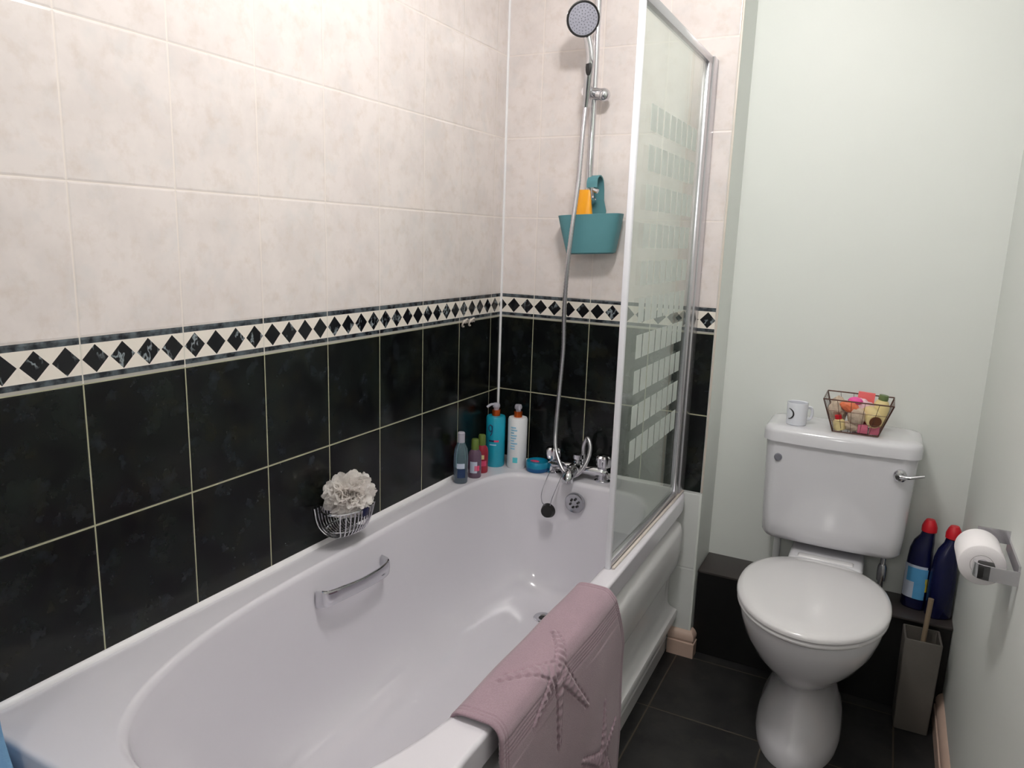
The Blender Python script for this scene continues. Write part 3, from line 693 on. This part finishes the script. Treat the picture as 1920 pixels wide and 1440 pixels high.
# ------------------------------------------------------------------ toilet
TCX = 1.098
wc = thing('toilet', 'white close-coupled toilet with closed lid and low cistern', 'toilet', (TCX, 0, 0))
PDX = -0.012
def egg(z, hw, yf, yb, ef=1.0, eb=0.86, n=64, dx=PDX):
    ym = yb-(yb-yf)*0.47; r = []
    for k in range(n):
        t = 2*PI*k/n; c, s = cos(t), sin(t); e = ef if s < 0 else eb
        r.append((dx+hw*spow(c, e if s >= 0 else 1.0), ym+((yb-ym) if s >= 0 else (ym-yf))*spow(s, e if s >= 0 else 1.0), z))
    return r
pan = MB().loft([egg(0, 0.108, -0.415, 0.0, eb=0.6), egg(0.02, 0.11, -0.418, 0.0, eb=0.6), egg(0.05, 0.105, -0.41, 0.0, eb=0.6), egg(0.10, 0.084, -0.385, -0.0, eb=0.6), egg(0.145, 0.065, -0.355, 0.0), egg(0.19, 0.062, -0.35, 0.01), egg(0.213, 0.072, -0.365, 0.0), egg(0.235, 0.105, -0.41, 0.0), egg(0.28, 0.142, -0.45, -0.01), egg(0.32, 0.162, -0.475, -0.02), egg(0.36, 0.174, -0.49, -0.02), egg(0.385, 0.178, -0.495, -0.02), egg(0.395, 0.177, -0.494, -0.02), egg(0.398, 0.165, -0.48, -0.03)])
pan.build('pan', 'ceramic', wc, smooth=60)
MB().box((-0.10, -0.06, 0.30), (0.10, 0.165, 0.432), 0.014, 4).build('rear_shelf', 'ceramic', wc)
MB().cyl((0.0, 0.0, 0.16), (0.0, 0.035, 0.18), 0.05).build('outlet', 'ceramic', wc)
seat = MB().loft([egg(0.399, 0.182, -0.500, -0.035), egg(0.402, 0.185, -0.503, -0.035), egg(0.408, 0.185, -0.503, -0.035), egg(0.411, 0.182, -0.500, -0.035)]).build('seat', 'seatp', wc, smooth=50)
MB().loft([egg(0.4135, 0.183, -0.501, -0.03), egg(0.416, 0.187, -0.505, -0.03), egg(0.422, 0.187, -0.505, -0.03), egg(0.427, 0.184, -0.502, -0.032), egg(0.431, 0.172, -0.49, -0.04), egg(0.4335, 0.13, -0.44, -0.08), egg(0.435, 0.07, -0.36, -0.15), egg(0.4355, 0.01, -0.27, -0.24)]).build('lid', 'seatp', wc, smooth=50)
hg = MB(); hg.box((-0.075, -0.045, 0.40), (0.075, -0.015, 0.436), 0.006, 3)
hg.build('hinge', 'seatp', wc)
# cistern
def rr(z, hw, y0, y1, rad, n=10, bow=0.0):
    pts = []
    for cx, cy, a0 in ((hw-rad, y1-rad, 0), (-hw+rad, y1-rad, PI/2), (-hw+rad, y0+rad, PI), (hw-rad, y0+rad, 3*PI/2)):
        for k in range(n+1):
            a = a0+PI/2*k/n; x = cx+rad*cos(a); y = cy+rad*sin(a)
            if y < (y0+y1)/2: y -= bow*(1-(x/hw)**2)
            pts.append((x, y, z))
    return pts
def rrx(z, hw, y0, y1, rad, bow):
    base = rr(z, hw, y0, y1, rad); out = []
    for i in range(len(base)):
        a = Vector(base[i]); b = Vector(base[(i+1) % len(base)]); out.append(a)
        if (b-a).length > 0.05:
            for k in range(1, 12): out.append(a.lerp(b, k/12))
    return [(p.x, p.y-(bow*(1-(p.x/hw)**2) if p.y < (y0+y1)/2 else 0), z) for p in out]
MB().loft([rrx(0.456, 0.165, 0.02, 0.165, 0.03, 0.01), rrx(0.461, 0.180, 0.002, 0.175, 0.032, 0.012), rrx(0.475, 0.188, -0.006, 0.18, 0.034, 0.014), rrx(0.52, 0.191, -0.009, 0.18, 0.034, 0.015), rrx(0.762, 0.199, -0.014, 0.18, 0.034, 0.016)]).build('cistern', 'ceramic', wc, smooth=50)
MB().loft([rrx(0.757, 0.200, -0.015, 0.183, 0.035, 0.016), rrx(0.759, 0.207, -0.022, 0.186, 0.038, 0.017), rrx(0.785, 0.207, -0.022, 0.186, 0.038, 0.017), rrx(0.795, 0.204, -0.019, 0.184, 0.036, 0.017), rrx(0.801, 0.196, -0.011, 0.178, 0.032, 0.015), rrx(0.803, 0.18, 0.004, 0.165, 0.03, 0.012)]).build('cistern_lid', 'ceramic', wc, smooth=50)
lv = MB(); lv.lathe([(0.017, 0.008), (0.017, -0.004), (0.012, -0.010), (0.001, -0.012)], (0.158, -0.025, 0.712), 24, 'y'); lv.tube(spline([(0.158, -0.035, 0.712), (0.18, -0.04, 0.714), (0.215, -0.038, 0.724)], 6), [0.006-0.0002*i for i in range(13)], 12); lv.build('flush_lever', 'chrome', wc)
MB().lathe([(0.011, 0.006), (0.011, -0.001), (0.009, -0.003), (0.001, -0.003)], (-0.158, -0.022, 0.712), 24, 'y').build('cover_cap', 'greydot', wc)
MB().tube([(-0.15, 0.13, 0.29), (-0.15, 0.13, 0.46)], 0.011).build('overflow_pipe', 'white', wc)
v = MB(); v.tube([(0.15, 0.11, 0.29), (0.15, 0.11, 0.46)], 0.0075); v.lathe([(0.012, 0.35), (0.013, 0.37), (0.013, 0.39), (0.010, 0.40)], (0.15, 0.11, 0.0)); v.build('supply_pipe', 'chrome', wc)

# boxing behind the toilet
bx = thing('pipe_boxing', 'low black tiled boxing along the wall behind the toilet', 'boxing', (0, 0, 0))
MB().box((XE+0.003, 0.032, 0.001), (XR-0.002, YB-0.002, 0.279)).build('front_tiles', 'slate_box', bx)
MB().box((XE+0.002, 0.028, 0.279), (XR-0.001, YB-0.001, 0.286), 0.001).build('top_tiles', 'slate_top', bx)

# cleaner bottles
def cleaner(label, loc, rot, lab, pinkcap=False, s=1.0):
    b = thing('cleaner_bottle', label, 'bottle', loc, (0, 0, rot), group='toilet cleaner bottles on the boxing')
    def r(z, w, d, dx=0): return [(dx+w*0.87*spow(cos(2*PI*k/36), 0.8)*s, d*spow(sin(2*PI*k/36), 0.8)*s, z*s) for k in range(36)]
    MB().loft([r(0, 0.036, 0.024), r(0.006, 0.040, 0.028), r(0.10, 0.040, 0.028), r(0.15, 0.037, 0.026), r(0.18, 0.034, 0.025), r(0.205, 0.030, 0.022, 0.004), r(0.225, 0.021, 0.018, 0.01), r(0.240, 0.019, 0.017, 0.012)]).build('bottle_body', 'navy', b)
    MB().lathe([(0.001, 0.238), (0.020, 0.238), (0.020, 0.252), (0.016, 0.264), (0.011, 0.273), (0.001, 0.274)], (0.012*s, 0, 0)).build('cap', 'redcap', b)
    if lab:
        def lp(z0, z1, x0, x1, mt, e):
            m = MB(); m.loft([[(x0+(x1-x0)*k/12, -(0.0283+e)*s*abs(1-abs((x0+(x1-x0)*k/12)/0.0353)**2.5)**0.4, z) for k in range(13)] + [(x0+(x1-x0)*k/12, -(0.026)*s*abs(1-abs((x0+(x1-x0)*k/12)/0.0353)**2.5)**0.4, z) for k in range(12, -1, -1)] for z in (z0, z1)]); m.build('label', mt, b)
        lp(0.035, 0.135, -0.031, 0.028, 'lpale', 0.0006); lp(0.085, 0.128, -0.022, 0.030, 'lblue', 0.0012); lp(0.035, 0.085, 0.0, 0.028, 'lblue', 0.0012); lp(0.06, 0.10, 0.026, 0.031, 'yellow', 0.001)
    return b
cleaner('navy cleaner bottle with light blue label and red cap beside the cistern', (1.342, 0.122, 0.2861), -0.3, True)
cleaner('plain navy cleaner bottle with red cap next to the right wall', (1.402, 0.090, 0.2861), 0.5, False, s=0.98)

# toilet brush
br = thing('toilet_brush', 'square taupe toilet brush holder with handle beside the toilet', 'toilet brush', (1.364, -0.028, 0), (0, 0, 0.04))
def sq(z, h, r=0.004): return [(x, y, z) for x, y, _ in rr(0, h, -h, h, r, 3)]
MB().loft([sq(0, 0.040), sq(0.002, 0.042), sq(0.272, 0.046), sq(0.274, 0.045), sq(0.274, 0.040), sq(0.12, 0.037)]).build('holder', 'taupe', br)
MB().cyl((0.0, 0, 0.13), (0.010, 0.02, 0.375), 0.006, 0.007).build('handle', 'bamboo', br)
MB().cyl((0.0, 0, 0.122), (0.0, 0, 0.20), 0.028).build('brush_head', 'taupe_in', br)

# ------------------------------------------------------------------ toilet roll and holder
hd = thing('toilet_roll_holder', 'chrome toilet roll holder with flat arms on the right wall', 'toilet roll holder', (XR, -0.62, 0.745))
def strip(pts, z0, h, mat, name):
    r_ = []
    for i in range(len(pts)):
        a = Vector(pts[max(i-1, 0)]+(0,)); b = Vector(pts[min(i+1, len(pts)-1)]+(0,)); d_ = (b-a).normalized(); n_ = Vector((-d_.y, d_.x, 0))*0.0016; p = Vector(pts[i]+(0,))
        r_.append([(p.x+n_.x, p.y+n_.y, z0-h), (p.x-n_.x, p.y-n_.y, z0-h), (p.x-n_.x, p.y-n_.y, z0+h), (p.x+n_.x, p.y+n_.y, z0+h)])
    return MB().loft(r_).build(name, mat, hd)
strip([(0.0, 0.066), (-0.02, 0.066), (-0.055, 0.066)], 0.022, 0.0135, 'silver', 'rear_arm')
strip([(0.0, -0.086), (-0.02, -0.086), (-0.045, -0.086)], -0.002, 0.0135, 'silver', 'front_arm')
strip([(-0.045, -0.086), (-0.054, -0.085), (-0.062, -0.082), (-0.067, -0.074), (-0.068, -0.058)], -0.002, 0.0135, 'chrome', 'curved_tip')
strip([(-0.002, -0.086), (-0.002, -0.03), (-0.002, 0.03), (-0.002, 0.066)], 0.010, 0.0125, 'silver', 'wall_plate')
MB().box((-0.062, -0.0865, -0.013), (-0.036, -0.056, 0.010), 0.002).build('end_block', 'black', hd)
MB().cyl((-0.052, -0.060, -0.002), (-0.052, 0.066, 0.012), 0.009).build('spindle', 'silver', hd)
rollo = thing('toilet_roll', 'white toilet roll on the chrome holder at the right wall', 'toilet roll', (1.387, -0.618, 0.741))
MB().lathe([(0.018, -0.047), (0.0375, -0.047), (0.039, -0.045), (0.039, 0.046), (0.0375, 0.048), (0.019, 0.048), (0.019, 0.0), (0.019, -0.0481)], (0, 0, 0), 48, 'y').build('paper', 'paper', rollo, smooth=60)
m = MB(); m.loft([[(r*cos(2*PI*k/32), y, r*sin(2*PI*k/32)) for k in range(32)] for r, y in ((0.0195, -0.0475), (0.0195, 0.0475), (0.0182, 0.0475), (0.0182, -0.0475))], False, False, closed=True); m.build('card_tube', 'card', rollo)

# ------------------------------------------------------------------ on the cistern
LZ = 0.8032
mg = thing('mug', 'small white mug with a dark crescent mark on the cistern lid', 'mug', (0.973, 0.035, LZ))
MB().lathe([(0.001, 0), (0.026, 0), (0.028, 0.002), (0.0295, 0.064), (0.0285, 0.066), (0.027, 0.064), (0.0255, 0.006), (0.001, 0.005)]).build('cup', 'mugw', mg)
MB().tube(spline([(0.024, 0.010, 0.050), (0.036, 0.016, 0.050), (0.040, 0.018, 0.035), (0.036, 0.016, 0.018), (0.024, 0.010, 0.014)], 6), 0.004, 10).build('handle', 'mugw', mg)
va = math.atan2(-2.27, 0.2); m = MB()
pts = [(0.0297*cos(va-0.85+0.55*sin(a)), 0.0297*sin(va-0.85+0.55*sin(a)), 0.034+0.015*cos(a)) for a in [PI*k/16 for k in range(17)]]
m.tube(pts, [0.0006+0.0016*sin(PI*k/16) for k in range(17)], 6); m.build('crescent_mark', 'black', mg)

bk = thing('wire_basket', 'bronze wire basket of toiletries on the cistern lid', 'basket', (1.132, 0.046, LZ))
bz, tz = 0.002, 0.096
B4 = [(-0.058, -0.045), (0.058, -0.045), (0.058, 0.045), (-0.058, 0.045)]; T4 = [(-0.088, -0.070), (0.088, -0.070), (0.088, 0.070), (-0.088, 0.070)]
def lerp2(a, b, t): return (a[0]+(b[0]-a[0])*t, a[1]+(b[1]-a[1])*t)
m = MB(); m.tube([(x, y, tz) for x, y in T4]+[(T4[0][0], T4[0][1], tz)], 0.0019, 8); m.tube([(x, y, bz) for x, y in B4]+[(B4[0][0], B4[0][1], bz)], 0.0016, 8)
for i in range(4): m.tube([(*B4[i], bz), (*T4[i], tz)], 0.0018, 8)
m.build('frame', 'wire', bk)
m = MB()
for i in range(4):
    for k in range(1, 5):
        a = lerp2(B4[i], B4[(i+1) % 4], k/5); b_ = lerp2(T4[i], T4[(i+1) % 4], k/5); m.tube([(*a, bz), (*b_, tz)], 0.0007, 6)
for t in (0.33, 0.66):
    q = [lerp2(B4[i], T4[i], t) for i in range(4)]; m.tube([(*p, bz+(tz-bz)*t) for p in q]+[(*q[0], bz+(tz-bz)*t)], 0.0007, 6)
for k in range(1, 6): m.tube([(-0.058+k*0.0193, -0.045, bz), (-0.058+k*0.0193, 0.045, bz)], 0.0007, 6)
m.build('mesh_wires', 'wire', bk)
BX, BY = 1.132, 0.046
def item(name, label, cat, mb, mat, loc, rot=(0, 0, 0)):
    o = mb.build(name, mat); o.location = (BX+loc[0], BY+loc[1], LZ+loc[2]); o.rotation_euler = rot; return tag(o, label, cat)
item('small_box', 'dusty pink box at the basket bottom, left of two', 'box', MB().box((-0.013, -0.012, 0), (0.013, 0.012, 0.026), 0.002), 'pinkbox', (0.018, -0.028, 0.004))
item('small_box', 'dusty pink box at the basket bottom, right of two', 'box', MB().box((-0.013, -0.012, 0), (0.013, 0.012, 0.026), 0.002), 'pinkbox', (0.047, -0.026, 0.004))
item('carton', 'coral pink carton standing at the back of the wire basket', 'box', MB().box((-0.022, -0.006, 0), (0.022, 0.006, 0.095), 0.001), 'coral', (0.012, 0.045, 0.012), (0, 0.05, 0))
b = thing('toiletry_jar', 'cream jar lying open towards the front in the wire basket', 'jar', (BX+0.036, BY-0.018, LZ+0.052), (0.25, 0, 0.35))
MB().lathe([(0.010, -0.035), (0.019, -0.034), (0.022, -0.030), (0.022, 0.022), (0.018, 0.028), (0.001, 0.028)], (0, 0, 0), 28, 'y').build('jar_body', 'cream', b); MB().lathe([(0.001, -0.0355), (0.016, -0.0355), (0.016, -0.030), (0.001, -0.030)], (0, 0, 0), 24, 'y').build('jar_mouth', 'brown', b)
b = thing('toiletry_flask', 'yellow flask with red cap leaning in the basket front left', 'bottle', (BX-0.040, BY-0.033, LZ+0.006), (0, -0.2, 0.1))
MB().lathe([(0.001, 0), (0.014, 0), (0.016, 0.004), (0.015, 0.026), (0.009, 0.031), (0.001, 0.031)]).build('flask_body', 'cream', b); MB().lathe([(0.001, 0.030), (0.009, 0.030), (0.009, 0.042), (0.001, 0.043)]).build('cap', 'redcap', b)
b = thing('toiletry_flask', 'cream bottle with olive lid at the basket back right', 'bottle', (BX+0.050, BY+0.028, LZ+0.016), (0, 0.12, 0))
MB().lathe([(0.001, 0), (0.018, 0), (0.021, 0.004), (0.022, 0.06), (0.016, 0.074), (0.010, 0.078), (0.001, 0.078)]).build('flask_body', 'cream', b); MB().lathe([(0.001, 0.077), (0.012, 0.077), (0.013, 0.081), (0.012, 0.092), (0.001, 0.093)]).build('cap', 'olive', b)
def blob(r, sc, seed, amt=0.25, n=36):
    rg = []
    for i in range(1, n//2):
        th = PI*i/(n//2); rg.append([tuple(Vector((sin(th)*cos(2*PI*k/n)*sc[0], sin(th)*sin(2*PI*k/n)*sc[1], cos(th)*sc[2]))*r*(1+amt*noise.noise(Vector((sin(th)*cos(2*PI*k/n), sin(th)*sin(2*PI*k/n), cos(th)))*2.5+Vector((seed, 0, 0))))) for k in range(n)])
    return MB().loft(rg)
item('bath_sponge', 'beige round sponge in the middle of the wire basket', 'sponge', blob(0.024, (1, 0.8, 1), 1, 0.15), 'beige', (0.0, -0.030, 0.048))
item('wrapped_soap', 'orange wrapped soap in the left of the wire basket', 'soap', blob(0.020, (1.3, 0.7, 0.8), 5), 'orangew', (-0.022, -0.026, 0.072), (0.3, 0.4, 0.2))
item('soap_bar', 'hot pink soap bar on top of the wire basket', 'soap', blob(0.016, (1.2, 0.7, 0.7), 9, 0.1), 'hotpink', (-0.010, 0.004, 0.086), (0.5, 0, 0))
item('gift_pouch', 'pale pink wrapped pouch at the basket back centre', 'pouch', blob(0.034, (1.2, 0.6, 1.0), 12, 0.35), 'palepink', (0.004, 0.018, 0.058))
item('gift_pouch', 'beige wrapped pouch at the basket left end', 'pouch', blob(0.030, (0.8, 1.1, 1.2), 17, 0.35), 'beige', (-0.052, -0.002, 0.056))
item('wrapped_soap', 'cream wrapped soap low in the basket front', 'soap', blob(0.022, (1.1, 0.7, 0.7), 21, 0.3), 'beige', (-0.010, -0.024, 0.020))

# ------------------------------------------------------------------ blue towel on the left wall, head end of the bath
tw = MB(); rg = []
for i in range(30):
    z = 0.40+i*0.02; f = 1-i/29
    rg.append([(0.004+x*(0.60+0.85*f*f)*(1+0.03*sin(z*40)), -1.692-0.30*(k/24), z) for k, x in [(k, min(1, (k+0.6)*0.8)*(0.100+0.025*abs(sin(k*0.75+0.9)))) for k in range(25)]] + [(0.004, -1.708-0.30*(k/24), z) for k in range(24, -1, -1)])
tag(tw.loft(rg).build('hand_towel', 'bluetowel', None, smooth=70), 'light blue towel hanging on the left wall beyond the bath end', 'towel')
